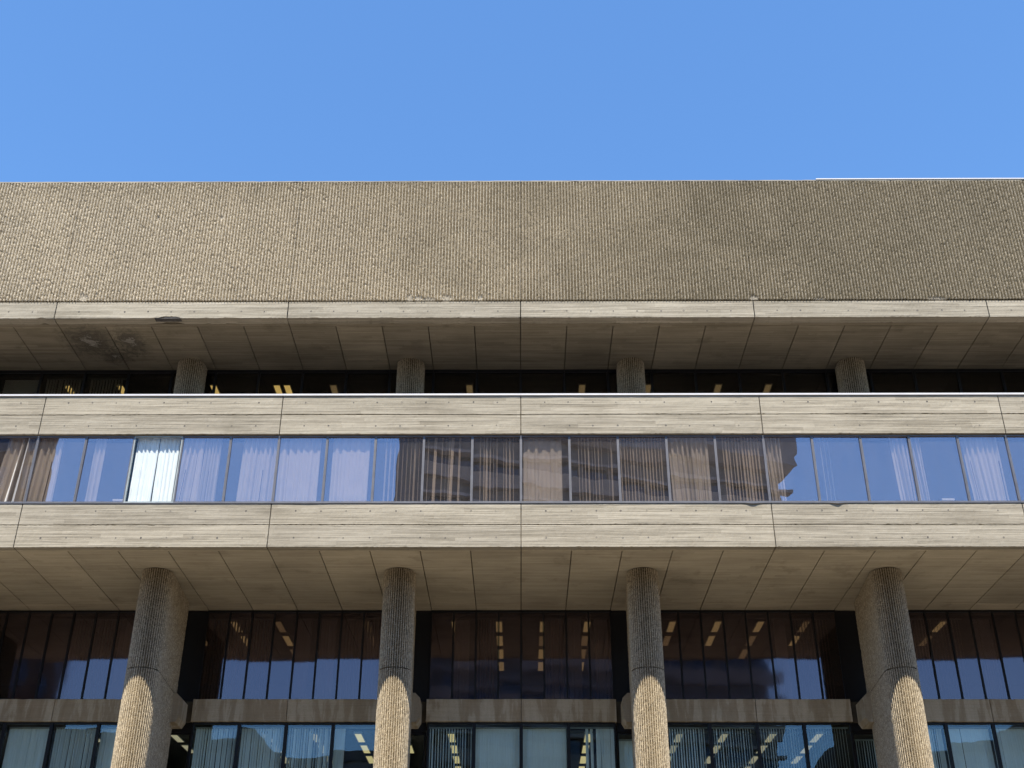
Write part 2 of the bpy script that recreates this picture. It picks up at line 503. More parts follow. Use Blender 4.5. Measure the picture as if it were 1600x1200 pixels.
def ribs(pit_n, nrow, brk_at=0.9, rough=1.0):
    """relief of pit_n ribs by nrow rows: hammered fins with broken lengths, rough channels"""
    w = np.tile(PROF_W, pit_n)[:, None] + rng.normal(0, 0.0035 * rough, (pit_n * 6, nrow))
    fin = rng.normal(0, 1, (pit_n, nrow + 4))
    fin = (fin[:, :-4] + 0.35 * fin[:, 1:-3]) / 1.06
    brk = np.clip((fin - brk_at) * 0.6, 0, 0.62)
    for c in (4, 5):
        w[c::6] -= brk * 0.036 + np.abs(rng.normal(0, 0.004, (pit_n, nrow)))
    for c in (1, 2):
        w[c::6] += np.abs(rng.normal(0, 0.006, (pit_n, nrow))) * (rng.random((pit_n, nrow)) < 0.6)
    return w

for b in range(-NB, NB):
    x0 = b * BAY
    npit = 73
    zs = np.arange(Z_RIB, Z_TOP - 0.07, 0.036)
    zs = np.append(zs, Z_TOP - 0.065)
    nr = len(zs)
    u = (np.arange(npit)[:, None] * PIT + PROF_U[None, :]).ravel() + x0
    u = np.append(u, x0 + BAY)
    w = ribs(npit, nr, {-3: 0.35, -2: 0.5, -1: 0.9, 0: 1.2, 1: 0.9, 2: 0.6}[b])
    w = np.vstack([w, w[:1]])
    UU = np.repeat(u[:, None], nr, 1) + rng.normal(0, 0.0012, (len(u), nr))
    ZZ = np.repeat(zs[None, :], len(u), 0) + rng.normal(0, 0.006, (len(u), nr))
    ZZ[:, 0] = Z_RIB + np.abs(rng.normal(0, 0.006, len(u))); ZZ[:, -1] = zs[-1]
    UU[0, :] = x0; UU[-1, :] = x0 + BAY
    chip = np.zeros_like(UU)
    for (cx, cz, rx, rz) in CHIPS:
        d = np.sqrt(((UU - cx) / rx) ** 2 + ((ZZ - cz) / rz) ** 2) + rng.normal(0, 0.22, UU.shape)
        k = d < 1
        w[k] = np.minimum(w[k], -0.012 + rng.normal(0, 0.006, w[k].shape))
        chip[k] = 0.6
    w[:, -1] = -0.03
    verts = np.stack([UU, D_PAR - w - 0.012, ZZ], -1).reshape(-1, 3)
    i = np.arange(len(u) - 1)[:, None]; j = np.arange(nr - 1)[None, :]
    q = np.stack([i * nr + j, (i + 1) * nr + j, (i + 1) * nr + j + 1, i * nr + j + 1], -1).reshape(-1, 4)
    # underside of the rib ends
    nv = len(verts)
    back = np.stack([u, np.full(len(u), D_PAR + 0.10), np.full(len(u), Z_RIB)], -1)
    verts = np.vstack([verts, back])
    ii = np.arange(len(u) - 1)
    q = np.vstack([q, np.stack([ii * nr, nv + ii, nv + ii + 1, (ii + 1) * nr], -1)])
    chip = np.concatenate([chip.ravel(), np.zeros(len(u))])
    org = (x0 + BAY / 2, D_PAR, Z_RIB)
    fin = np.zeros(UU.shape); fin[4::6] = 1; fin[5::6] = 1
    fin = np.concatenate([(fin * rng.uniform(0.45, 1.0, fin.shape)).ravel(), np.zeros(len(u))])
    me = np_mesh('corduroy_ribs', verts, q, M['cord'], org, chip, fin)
    o = link('corduroy_ribs', me, P(*org), B)
    tag(o, kind='stuff')
    # parapet core behind the ribs, lip along the top
    MB().box(x0 + 0.003, x0 + BAY - 0.003, D_PAR + 0.06, D_PAR + 0.34, Z_RIB + 0.012, Z_TOP - 0.08).build('parapet_wall', M['core'], B)
    slab_panel('parapet_lip', M['fascia'], B, x0 + 0.002, x0 + BAY - 0.002, Z_TOP - 0.062, Z_TOP, wallmap(D_PAR), 0.4, 0.2, 0.05, 0.010)
    # smooth band under the ribs
    bites = ()
    if b == -2: bites = ((-10.95, 0.36, 0.055), (-11.3, 0.30, 0.02), (-9.1, 0.3, 0.012))
    if b == -3: bites = ((-15.0, 0.12, 0.03),)
    if b == -1: bites = ((-4.2, 0.3, 0.012),)
    slab_panel('parapet_band', M['fascia'], B, x0 + 0.011, x0 + BAY - 0.011, Z_PAR, 20.90, wallmap(D_PAR), 0.34, 0.06, 0.1, 0.007, bites)

# metal flashing along the right part of the roof edge
MB().box(9.87, XE, D_PAR - 0.018, D_PAR + 0.42, Z_TOP + 0.003, Z_TOP + 0.045).build('roof_flashing', M['cap'], B)
# loose patch under the spalled edge
m = MB()
m.prism([(-11.16, D_PAR + 0.02), (-10.66, D_PAR + 0.012), (-10.62, D_PAR + 0.2), (-11.2, D_PAR + 0.2)], Z_PAR + 0.005, Z_PAR + 0.052)
m.prism([(-11.45, D_PAR + 0.015), (-11.17, D_PAR + 0.02), (-11.17, D_PAR + 0.2), (-11.45, D_PAR + 0.2)], Z_PAR + 0.004, Z_PAR + 0.028)
m.build('spalled_edge', M['spall_hole'], B)

def tie_hole_discs(x0, zrows, D):  # form-tie holes as dark dished discs, the hole's shade put in the colour
    m = MB()
    for z in zrows:
        for k in range(1, 10):
            x = x0 + k * 0.73 + random.uniform(-0.02, 0.02)
            zz = z + random.uniform(-0.008, 0.008)
            if random.random() < 0.07: continue
            r = random.uniform(0.019, 0.029)
            n = 8
            ring = [(x + r * math.cos(2 * math.pi * i / n), zz + r * math.sin(2 * math.pi * i / n)) for i in range(n)]
            vs = [(a, D - 0.003, c) for a, c in ring] + [(a, D + 0.04, c) for a, c in ring] + [(x, D + 0.002, zz)]
            fs = [(i, (i + 1) % n, n + (i + 1) % n, n + i) for i in range(n)] + [(i, 2 * n, (i + 1) % n) for i in range(n)]
            m.add(vs, fs)
    return m

for b in range(-NB, NB):
    x0 = b * BAY
    a, c = x0 + 0.010, x0 + BAY - 0.010
    tag(tie_hole_discs(x0, (20.54,), D_PAR).build('tie_hole_discs', M['spall_hole'], B), kind='stuff')
    # upper fascia in two courses (balcony parapet), lower fascia in two courses
    zm = (Z_BT + Z_BB) / 2 + 0.01
    for (z0, z1, zr) in ((Z_BB, zm - 0.009, 16.853), (zm + 0.009, Z_BT, 17.66)):
        o = slab_panel('fascia_panel', M['fascia'], B, a, c, z0, z1, wallmap(D_FAS), 0.24, 0.07, 0.1, 0.007)
        tag(tie_hole_discs(x0, (zr,), D_FAS).build('tie_hole_discs', M['spall_hole'], o), kind='stuff')
    zm = (Z_LT + Z_LB) / 2 + 0.01
    for (z0, z1, zr) in ((Z_LB, zm - 0.009, 13.217), (zm + 0.009, Z_LT, 14.057)):
        o = slab_panel('fascia_panel', M['fascia'], B, a, c, z0, z1, wallmap(D_FAS), 0.24, 0.07, 0.1, 0.007)
        tag(tie_hole_discs(x0, (zr,), D_FAS).build('tie_hole_discs', M['spall_hole'], o), kind='stuff')
    # backing behind the open joints
    MB().box(x0 + 0.004, x0 + BAY - 0.004, D_FAS + 0.05, D_FAS + 0.22, Z_LB + 0.03, Z_LT - 0.02).build('fascia_backing', M['core'], B)
    MB().box(x0 + 0.004, x0 + BAY - 0.004, D_FAS + 0.05, D_FAS + 0.22, Z_BB + 0.03, Z_BT - 0.02).build('fascia_backing', M['core'], B)
    # white coping along the balcony parapet
    MB().box(x0 + 0.001, x0 + BAY - 0.001, D_FAS - 0.035, D_FAS + 0.30, Z_BT + 0.012, Z_BT + 0.070).build('coping', M['cap'], B)
    # soffits: edge strip, then five panels to a bay
    slab_panel('soffit_edge', M['soffit'], B, a, c, D_FAS + 0.252, D_FAS + 0.31, soffmap(Z_LB + 0.004), 0.2, 0.2, 0.03, 0.006)
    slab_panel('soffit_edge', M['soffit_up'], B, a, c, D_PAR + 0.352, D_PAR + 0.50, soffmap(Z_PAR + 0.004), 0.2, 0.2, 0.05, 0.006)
    for k in range(5):
        p0, p1 = x0 + k * MOD + 0.011, x0 + (k + 1) * MOD - 0.011
        slab_panel('soffit_panel', M['soffit'], B, p0, p1, D_FAS + 0.325, 37.13, soffmap(Z_LB + 0.006), 0.2, 0.25, 0.35, 0.004)
        slab_panel('soffit_panel', M['soffit'], B, p0, p1, 37.15, D_WALL + 0.14, soffmap(Z_LB + 0.009), 0.2, 0.25, 0.2, 0.004)
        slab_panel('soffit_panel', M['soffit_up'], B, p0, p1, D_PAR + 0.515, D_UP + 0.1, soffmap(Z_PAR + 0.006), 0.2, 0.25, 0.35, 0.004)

# floor slabs, roof, walls that close the building
def slab(name, mat, x0, x1, d0, d1, z0, z1):
    return MB().box(x0, x1, d0, d1, z0, z1).build(name, mat, B)
BACK = 48.0
slab('floor_slab', M['core'], -XE, XE, D_FAS + 0.23, BACK, Z_LB + 0.16, Z_LB + 0.9)
slab('floor_slab', M['core'], -XE, XE, D_FAS + 0.23, BACK, Z_BB + 0.25, Z_BT - 0.95 + 0.6)
slab('roof_slab', M['core'], -XE, XE, D_PAR + 0.35, BACK, Z_PAR + 0.16, Z_PAR + 0.9)
slab('roof_deck', M['roof'], -XE, XE, D_PAR + 0.35, BACK, Z_PAR + 0.903, Z_PAR + 1.0)
slab('floor_slab', M['core'], -XE, XE, D_WALL + 0.02, BACK, Z_BMB + 0.02, Z_BMT - 0.02)
slab('floor_slab', M['core'], -XE, XE, D_WALL + 0.02, BACK, 4.2, 4.9)
slab('back_wall', M['room'], -XE, XE, BACK, BACK + 0.3, Z_GND, Z_TOP)
for s in (-1, 1):
    slab('end_wall', M['fascia'], min(s * XE, s * (XE + 0.3)), max(s * XE, s * (XE + 0.3)), D_FAS + 0.02, BACK + 0.3, Z_LB, Z_TOP - 0.05)
    slab('end_wall', M['fascia'], min(s * XE, s * (XE + 0.3)), max(s * XE, s * (XE + 0.3)), D_WALL, BACK + 0.3, Z_GND, Z_LB - 0.01)
# suspended ceilings and partition walls inside
slab('ceiling', M['room_ceiling'], -XE + .01, XE - .01, D_WALL + 0.3, 46, 12.74, 12.86)
slab('ceiling', M['room_ceiling'], -XE + .01, XE - .01, D_WALL + 0.3, 46, 9.02, 9.12)
slab('ceiling', M['room_ceiling'], -XE + .01, XE - .01, D_UP + 0.3, 44, 20.2, 20.28)
slab('ceiling', M['room_ceiling'], -XE + .01, XE - .01, D_FAS + 0.6, 44, 16.62, 16.72)
slab('partition_wall', M['room'], -XE + .01, XE - .01, 46.02, 46.12, Z_BMT, 12.9)
slab('partition_wall', M['room'], -XE + .01, XE - .01, 46.02, 46.12, 4.95, 9.2)
slab('partition_wall', M['room'], -XE + .01, XE - .01, 39.0, 39.1, 13.9, 16.7)
slab('partition_wall', M['room'], -XE + .01, XE - .01, 42.0, 42.1, 17.6, 20.3)

# ------------------------------------------------------------------ windows
FR = {}
def frame_mesh(key, w, h, bar, deep, mat, bot=None, top=None):
    if key not in FR:
        m = MB()
        e = 0.0015
        bot = bot or bar; top = top or bar
        m.box(-w / 2 + e, -w / 2 + bar, 0, deep, bot, h - top)
        m.box(w / 2 - bar, w / 2 - e, 0, deep, bot, h - top)
        m.box(-w / 2 + e, w / 2 - e, -0.004, deep + 0.004, 0, bot)
        m.box(-w / 2 + e, w / 2 - e, -0.004, deep + 0.004, h - top, h)
        FR[key] = m.mesh('window', mat)
    return FR[key]

def pane_mesh(key, w, h, mat):
    if key not in FR:
        FR[key] = MB().box(-w / 2, w / 2, -0.005, 0.005, 0, h).mesh('pane', mat)
    return FR[key]

def window(key, xc, D, z0, w, h, bar, deep, fmat, gmat, bot=None, top=None):
    f = link('window', frame_mesh(key + 'f' + fmat, w, h, bar, deep, M[fmat], bot, top), P(xc, D, z0), B)
    bb = bot or bar; tt = top or bar
    p = link('pane', pane_mesh(key + gmat, w - 2 * bar + 0.012, h - bb - tt + 0.012, M[gmat]), P(xc, D + deep * 0.55, z0 + bb - 0.006), f)
    p.rotation_euler = (R(random.gauss(0, 0.22)), 0, R(random.gauss(0, 0.2)))
    return f

Z_W0, Z_W1 = 14.325, 16.555
for k in range(-15, 15):
    op = (k == -8)
    window('mid', (k + 0.5) * MOD, D_FAS + 0.075, Z_W0, MOD, Z_W1 - Z_W0, 0.034, 0.075, 'alu_new' if op else 'alu', 'g_clear' if op else 'g_mid', 0.07, 0.042)
# bent strip of sill flashing under the ribbon windows
for b in range(-NB, NB):
    m = MB()
    n = 60
    for i in range(n):
        xa = b * BAY + i * BAY / n + (0.002 if i == 0 else 0); xb = b * BAY + (i + 1) * BAY / n
        def dz(x):
            return 0.045 * math.exp(-((x - 6.76) / 0.16) ** 2) + 0.05 * math.exp(-((x - 9.22) / 0.13) ** 2) + 0.008 * math.exp(-((x + 6.2) / 0.4) ** 2)
        za, zb = dz(xa), dz(xb)
        m.add([(xa, D_FAS - 0.02 - za * 0.6, Z_LT + 0.003 - za * 0.7), (xb, D_FAS - 0.02 - zb * 0.6, Z_LT + 0.003 - zb * 0.7), (xb, D_FAS + 0.09, Z_LT + 0.006), (xa, D_FAS + 0.09, Z_LT + 0.006),
               (xa, D_FAS - 0.02 - za * 0.6, Z_LT + 0.024 - za * 0.2), (xb, D_FAS - 0.02 - zb * 0.6, Z_LT + 0.024 - zb * 0.2), (xb, D_FAS + 0.09, Z_LT + 0.034), (xa, D_FAS + 0.09, Z_LT + 0.034)],
              [(0, 1, 5, 4), (4, 5, 6, 7), (0, 3, 2, 1)])
    m.build('sill_flashing', M['alu'], B)

# smoked-glass storey: ten narrow lights to a bay, dark metal panels behind the columns
for k in range(-30, 30):
    xc = (k + 0.5) * 0.73
    ph = (xc / BAY) % 1.0
    if 0.405 < ph < 0.595:
        MB().box(xc - 0.363, xc + 0.363, D_WALL + 0.03, D_WALL + 0.09, Z_BMT + 0.01, Z_LB - 0.02).build('metal_panel', M['dark'], B)
        continue
    window('dk', xc, D_WALL + 0.0, Z_BMT + 0.012, 0.73, Z_LB - Z_BMT - 0.02, 0.028, 0.08, 'dark', 'g_dark', 0.03, 0.07)
# lower storey: four wide lights to a bay, a narrow set-back one behind each column
Z_G0, Z_G1 = 5.6, 9.26
for b in range(-NB, NB + 1):
    for j in range(4):
        xc = b * BAY + (j - 1.5) * MOD
        if abs(xc) > XE: continue
        window('lo', xc, D_WALL - 0.13, Z_G0, MOD, Z_G1 - Z_G0, 0.05, 0.1, 'dark', 'g_low', 0.06, 0.05)
for b in range(-NB, NB):
    xc = (b + 0.5) * BAY
    window('loc', xc, D_WALL + 0.1, Z_G0, 1.36, 3.4, 0.05, 0.1, 'dark', 'g_low', 0.06, 0.05)
    MB().box(xc - 0.68, xc + 0.68, D_WALL + 0.06, D_WALL + 0.16, 9.01, Z_BMT + 0.008).build('metal_panel', M['dark'], B)
# recessed top storey
for k in range(-15, 15):
    ph = ((k + 0.5) / 5.0) % 1.0
    window('up', (k + 0.5) * MOD, D_UP, Z_BT - 0.35, MOD, Z_PAR - Z_BT + 0.34, 0.04, 0.09, 'dark', 'g_up', 0.08, 0.10)
# lower walls below the picture
for b in range(-NB, NB + 1):
    for s in (-1, 1):
        if abs(b * BAY + s * 1.5) > XE: continue
        x0, x1 = sorted((b * BAY + s * 0.006, b * BAY + s * 2.962))
        slab_panel('spandrel_beam', M['beam'], B, x0, x1, Z_BMB, Z_BMT, wallmap(D_WALL - 0.22), 0.25, 0.1, 0.1, 0.008)
        slab_panel('spandrel_beam', M['beam'], B, x0, x1, 4.86, 5.55, wallmap(D_WALL - 0.22), 0.25, 0.3, 0.2, 0.008)
        for q in range(2):
            xm = b * BAY + s * (q + 0.5) * MOD
            window('gl', xm, D_WALL - 0.1, YG + 0.02, MOD, 4.84 - YG, 0.05, 0.1, 'dark', 'g_low')

# ------------------------------------------------------------------ columns
def column_outline():
    r, dn, dr, hr = 0.455, 33.835, 37.05, 0.27
    pts = []
    cy = dn + r
    for i in range(0, 41):
        a = math.pi * i / 40
        pts.append((-r * math.cos(a), cy - r * math.sin(a)))
    pts.append((hr, dr - 0.06)); pts.append((hr - 0.06, dr)); pts.append((-hr + 0.06, dr)); pts.append((-hr, dr - 0.06))
    pts.append(pts[0])
    return np.array(pts)
OUT = column_outline()
seg = np.sqrt((np.diff(OUT, axis=0) ** 2).sum(1))
CUM = np.concatenate([[0], np.cumsum(seg)])
PER = CUM[-1]
def column_mesh(name, z0, z1, dz, closed_top=False):
    npit = int(round(PER / 0.068)); pit = PER / npit
    s = (np.arange(npit)[:, None] * pit + PROF_U[None, :] * (pit / PIT)).ravel()
    px = np.interp(s, CUM, OUT[:, 0]); py = np.interp(s, CUM, OUT[:, 1])
    s1 = np.mod(s + 0.03, PER); s0 = np.mod(s - 0.03, PER)
    tx = np.interp(s1, CUM, OUT[:, 0]) - np.interp(s0, CUM, OUT[:, 0]); ty = np.interp(s1, CUM, OUT[:, 1]) - np.interp(s0, CUM, OUT[:, 1])
    L = np.sqrt(tx * tx + ty * ty); nx, ny = ty / L, -tx / L
    zs = np.linspace(z0, z1, max(2, int((z1 - z0) / dz)) + 1)
    nr = len(zs)
    w = ribs(npit, nr, 1.35, 0.6) * 0.66
    n = len(s)
    X = px[:, None] + nx[:, None] * w + rng.normal(0, 0.0008, (n, nr))
    Y = py[:, None] + ny[:, None] * w + rng.normal(0, 0.0008, (n, nr))
    Zz = np.repeat(zs[None, :], n, 0) + rng.normal(0, 0.005, (n, nr))
    Zz[:, 0] = z0 + np.abs(rng.normal(0, 0.006, n)); Zz[:, -1] = z1 - np.abs(rng.normal(0, 0.006, n))
    verts = np.stack([X, Y, Zz], -1).reshape(-1, 3)
    i = np.arange(n)[:, None]; j = np.arange(nr - 1)[None, :]; i2 = (i + 1) % n
    q = np.stack([i * nr + j, i2 * nr + j, i2 * nr + j + 1, i * nr + j + 1], -1).reshape(-1, 4)
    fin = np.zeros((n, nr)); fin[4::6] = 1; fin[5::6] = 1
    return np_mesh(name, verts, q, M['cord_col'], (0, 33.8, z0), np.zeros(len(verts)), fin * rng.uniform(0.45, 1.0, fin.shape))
ZJ = 9.91
low_m = [column_mesh('column', 5.8, ZJ - 0.014, 0.05) for _ in range(2)]
up_m = [column_mesh('upper_lift', ZJ + 0.006, Z_LB - 0.022, 0.05) for _ in range(2)]
base_m = column_mesh('base_lift', YG, 5.79, 1.2)
core_poly = [(x * 0.90, 34.6 + (y - 34.6) * 0.955) for x, y in OUT[:-1]]
cor_m = MB().prism(core_poly, YG + 0.002, Z_LB + 0.03).mesh('column_core', M['core'], (0, 33.8, YG))
# corbel behind the column that carries the spandrel beams
cb = MB()
hw, zt, zb_, ch = 0.56, 9.90, 9.02, 0.15
for (d0, d1) in ((36.55, 37.42),):
    prof = [(-hw + ch * .6, zb_), (hw - ch * .6, zb_), (hw, zb_ + ch), (hw, zt - ch), (hw - ch, zt), (-hw + ch, zt), (-hw, zt - ch), (-hw, zb_ + ch)]
    n = len(prof)
    cb.add([(x, d0, z) for x, z in prof] + [(x, d1, z) for x, z in prof], [tuple(range(n)), tuple(range(n, 2 * n))[::-1]] + [(i, n + i, n + (i + 1) % n, (i + 1) % n) for i in range(n)])
corb_m = cb.mesh('corbel', M['beam'], (0, 36.9, zb_))
for t in range(-NB, NB):
    xc = (t + 0.5) * BAY
    col = link('column', low_m[t % 2], P(xc, 33.8, 5.8), B)
    link('upper_lift', up_m[(t + 1) % 2], P(xc, 33.8, ZJ + 0.006), col)
    link('base_lift', base_m, P(xc, 33.8, YG), col)
    link('column_core', cor_m, P(xc, 33.8, YG), col)
    link('corbel', corb_m, P(xc, 36.9, zb_), col)
# top-storey columns
def top_column():
    global OUT, CUM, PER
    r, dn = 0.43, 33.985
    pts = [(-r * math.cos(math.pi * i / 40), dn + r - r * math.sin(math.pi * i / 40)) for i in range(41)] + [(r, D_UP - 0.01), (-r, D_UP - 0.01), (-r, dn + r)]
    OUT = np.array(pts)
    CUM = np.concatenate([[0], np.cumsum(np.sqrt((np.diff(OUT, axis=0) ** 2).sum(1)))]); PER = CUM[-1]
    return column_mesh('column', Z_BT - 0.34, Z_PAR - 0.004, 0.05)
tc = top_column()
for t in range(-NB, NB):
    link('column', tc, P((t + 0.5) * BAY, 33.8, Z_BT - 0.34), B)

# ------------------------------------------------------------------ ceiling lights
HM = MB().box(-0.13, 0.13, -0.58, 0.58, -0.015, 0.05).mesh('housing', M['housing'])
DM = {k: MB().box(-0.10, 0.10, -0.53, 0.53, -0.024, -0.017).mesh('diffuser', M[k]) for k in ('lamp', 'lamp_pale', 'lamp_dim', 'lamp_top')}
ORD = ['first', 'second', 'third', 'fourth', 'fifth']
def ceiling_light(x, d, z, label, group, kind='lamp'):
    o = link('ceiling_light', None, P(x, d, z))
    tag(o, label, 'ceiling light', group)
    link('housing', HM, P(x, d, z), o)
    link('diffuser', DM[kind], P(x, d, z), o)

rows = [(-10.95, 2, 'right behind the leftmost column'), (-9.49, 2, 'just right of the leftmost column'), (-8.03, 3, 'left of the joint between the first two columns'), (-5.11, 2, 'just left of the second column'),
        (-2.19, 4, 'leftmost in the middle bay'), (-0.73, 4, 'left of the centre line in the middle bay'), (0.73, 4, 'right of the centre line in the middle bay'), (2.19, 4, 'rightmost in the middle bay'),
        (5.0, 2, 'just right of the third column'), (6.5, 2, 'left of the joint between the last two columns'), (7.9, 3, 'right of the joint between the last two columns'), (9.4, 2, 'in the wavy pane left of the fourth column'), (10.95, 1, 'right behind the fourth column'), (13.9, 2, 'in the rightmost bay')]
for x, n, place in rows:
    for q in range(n):
        ceiling_light(x, 38.8 + 1.52 * q, 12.73, '%s lamp from the smoked glass, row %s' % (ORD[q], place), 'ceiling lights of the smoked glass storey', 'lamp' if random.random() < 0.6 else 'lamp_dim')
rows = [(-13.5, 3, 'in the left edge bay'), (-10.9, 2, 'right behind the leftmost column'), (-8.0, 3, 'behind the striped blinds right of the leftmost column'), (-6.5, 3, 'behind the third window of the left bay'), (-5.1, 3, 'just left of the second column'), (-3.65, 2, 'right behind the second column'),
        (-2.19, 4, 'behind the open slats in the middle bay'), (2.1, 4, 'by the drawn-back blind in the middle bay'), (4.95, 3, 'just right of the third column'), (6.35, 3, 'behind the second window of the right bay'), (7.85, 4, 'behind the third window of the right bay'), (9.3, 3, 'behind the fourth window of the right bay')]
for x, n, place in rows:
    for q in range(n):
        ceiling_light(x, 38.5 + 1.55 * q, 9.01, '%s lamp from the teal glass, row %s' % (ORD[q], place), 'ceiling lights of the bottom storey', 'lamp_pale' if x < -6 or x > 4 else 'lamp')
for x, kd, place in [(-15.5, 'lamp', 'behind the slats at far left'), (-13.7, 'lamp', 'behind the slats left of the first column'), (-10.5, 'lamp', 'just right of the first column'), (-8.33, 'lamp', 'left one of the bright yellow pair'), (-7.98, 'lamp', 'right one of the bright yellow pair'),
             (-6.4, 'lamp_pale', 'left of the second column'), (-1.75, 'lamp_pale', 'left of the centre joint'), (2.1, 'lamp_pale', 'left of the third column'), (4.35, 'lamp_pale', 'just right of the third column'), (6.75, 'lamp_pale', 'left of the fourth column'), (8.45, 'lamp_pale', 'nearest to the fourth column')]:
    ceiling_light(x, 36.15, 20.19, 'lit ceiling light under the roof overhang storey, %s' % place, 'ceiling lights of the top storey', 'lamp_top' if kd == 'lamp' else 'lamp_dim')

# ------------------------------------------------------------------ curtains and blinds behind the ribbon windows
def curtain(x0, x1, D, z0, z1, mat, label, pleats, amp=0.035, lean=0.0, gather=0.3):
    n = max(24, int(pleats * 10)); nr = 9
    u = np.linspace(0, 1, n)
    ph = np.cumsum(rng.uniform(0.4, 1.6, n)); ph = ph / ph[-1] * pleats * 2 * math.pi
    a = amp * (0.6 + np.abs(smooth_rand(n, 6)) * 0.8)
    vs = []
    for j in range(nr):
        t = j / (nr - 1)
        z = z1 + (z0 - z1) * t
        wob = smooth_rand(n, 9) * 0.006 * t
        for i in range(n):
            uu = u[i] + gather * 0.06 * math.sin(6.3 * u[i]) * t
            x = x0 + (x1 - x0) * uu + lean * t * (0.5 + 0.8 * math.sin(3 * u[i] + 1)) + 0.008 * math.sin(ph[i])
            sn = math.sin(ph[i])
            vs.append((x, D + a[i] * math.copysign(abs(sn) ** 0.6, sn) * (0.8 + 0.35 * t) + wob[i], z))
    slit = {}
    if pleats >= 4 and amp > 0.03:
        for _ in range(2):
            slit[random.randint(4, n - 6)] = random.randint(1, nr - 4)     # the cloth parts below this row
    fs = [(j * n + i, j * n + i + 1, (j + 1) * n + i + 1, (j + 1) * n + i) for j in range(nr - 1) for i in range(n - 1) if not (i in slit and j >= slit[i])]
    m = MB(); m.add(vs, fs)
    # cloth thickness
    m.add([(x, y + 0.004, z) for x, y, z in vs], [f[::-1] for f in fs])
    o = m.build('curtain', mat)
    tag(o, label, 'curtain', 'curtains behind the ribbon windows')
    return o

SM = {}
def slat_mesh(w, h, mat):
    k = (round(w, 3), round(h, 3), mat.name)
    if k not in SM:
        m = MB()
        pts = [(-w / 2, 0.0), (-w / 4, -0.006), (0, -0.008), (w / 4, -0.006), (w / 2, 0)]
        n = len(pts)
        vs = [(x, y, 0) for x, y in pts] + [(x, y, -h) for x, y in pts] + [(x, y + 0.002, 0) for x, y in pts] + [(x, y + 0.002, -h) for x, y in pts]
        fs = [(i, i + 1, n + i + 1, n + i) for i in range(n - 1)] + [(2 * n + i + 1, 2 * n + i, 3 * n + i, 3 * n + i + 1) for i in range(n - 1)]
        m.add(vs, fs)
        SM[k] = m.mesh('slat', mat)
    return SM[k]

def blind(x0, x1, D, z0, z1, spacing, width, angle, mat, label, group, jit=8, skip=0.0, sway=0.0, hx0=None, hx1=None, xs=None):
    hx0 = x0 if hx0 is None else hx0; hx1 = x1 if hx1 is None else hx1
    o = link('vertical_blind', None, P((hx0 + hx1) / 2, D, z0))
    tag(o, label, 'blind', group)
    MB().box(hx0, hx1, D - 0.025, D + 0.025, z1 + 0.01, z1 + 0.05).build('headrail', M['alu_new'], o)
    if xs is None:
        n = int((x1 - x0) / spacing)
        xs = [x0 + (i + 0.5) * spacing for i in range(n)]
    sm = slat_mesh(width, z1 - z0, mat)
    for x in xs:
        if random.random() < skip: continue
        s = link('slat', sm, P(x + random.gauss(0, 0.006), D, z1), o)
        s.rotation_euler = (0, R(random.gauss(0, 0.25) + sway * random.uniform(0, 1)), R(angle + random.gauss(0, jit)))
    return o

CD = 32.475
ZC0, ZC1 = 14.36, 16.6
GW = 'blinds behind the ribbon windows'
def wx(k, f): return (k + f) * MOD
curtain(wx(-8, 0.04), wx(-8, 0.50), CD, ZC0, ZC1, M['curtain_w'], 'bright white left-hand curtain in the one clear sunlit ribbon window', 5, 0.022)
curtain(wx(-8, 0.505), wx(-8, 0.93), CD, ZC0, ZC1, M['curtain_w'], 'bright white right-hand curtain in the one clear sunlit ribbon window', 5, 0.022, 0.02)
curtain(wx(-11, 0.35), wx(-11, 0.98), CD, ZC0, ZC1, M['curtain'], 'beige pleated curtain fanned out in the leftmost ribbon window', 5, 0.06, -0.16)
curtain(wx(-10, 0.02), wx(-10, 0.50), CD, ZC0, ZC1, M['curtain'], 'beige pleated curtain leaning left in the second ribbon window from the left', 4, 0.06, -0.10)
curtain(wx(-9, 0.16), wx(-9, 0.40), CD, ZC0, ZC1, M['curtain'], 'narrow gathered curtain alone in the ribbon window left of the clear pane', 3, 0.05)
curtain(wx(-7, 0.02), wx(-7, 0.44), CD, ZC0, ZC1, M['curtain'], 'pale curtain spreading to the left in the window right of the clear pane', 4, 0.04, -0.12)
curtain(wx(-7, 0.46), wx(-7, 0.80), CD, ZC0, ZC1, M['curtain'], 'pale loose curtain with gaps beside the spreading one, right of the clear pane', 5, 0.055, -0.03)
curtain(wx(-6, 0.26), wx(-6, 0.95), CD, ZC0, ZC1, M['curtain'], 'pale pleated curtain with a dark slit, two windows right of the clear pane', 7, 0.045, -0.04)
curtain(wx(-5, 0.02), wx(-5, 0.86), CD, ZC0, ZC1, M['curtain'], 'nearly closed flat pale curtain, three windows right of the clear pane', 6, 0.025)
curtain(wx(-4, 0.11), wx(-4, 0.88), CD, ZC0, ZC1, M['curtain'], 'wide flat pale curtain with few folds, four windows right of the clear pane', 5, 0.018)
blind(wx(-3, 0.10), wx(-3, 0.97), CD, ZC0, ZC1, 0.125, 0.089, 74, M['slat_tan'], 'sparse open vertical blind where the reflected tower edge meets the sky', GW, 8, 0.1, 0.4)
blind(wx(-2, 0.06), wx(-2, 0.80), CD, ZC0, ZC1, 0.105, 0.089, 66, M['slat_tan'], 'uneven vertical blind with slanting slats, second window left of the centre joint', GW, 24, 0.15, 1.2)
blind(wx(-1, 0.14), wx(-1, 0.90), CD, ZC0, ZC1, 0.098, 0.089, 70, M['slat_tan'], 'open vertical blind just left of the centre joint', GW, 9, 0.08)
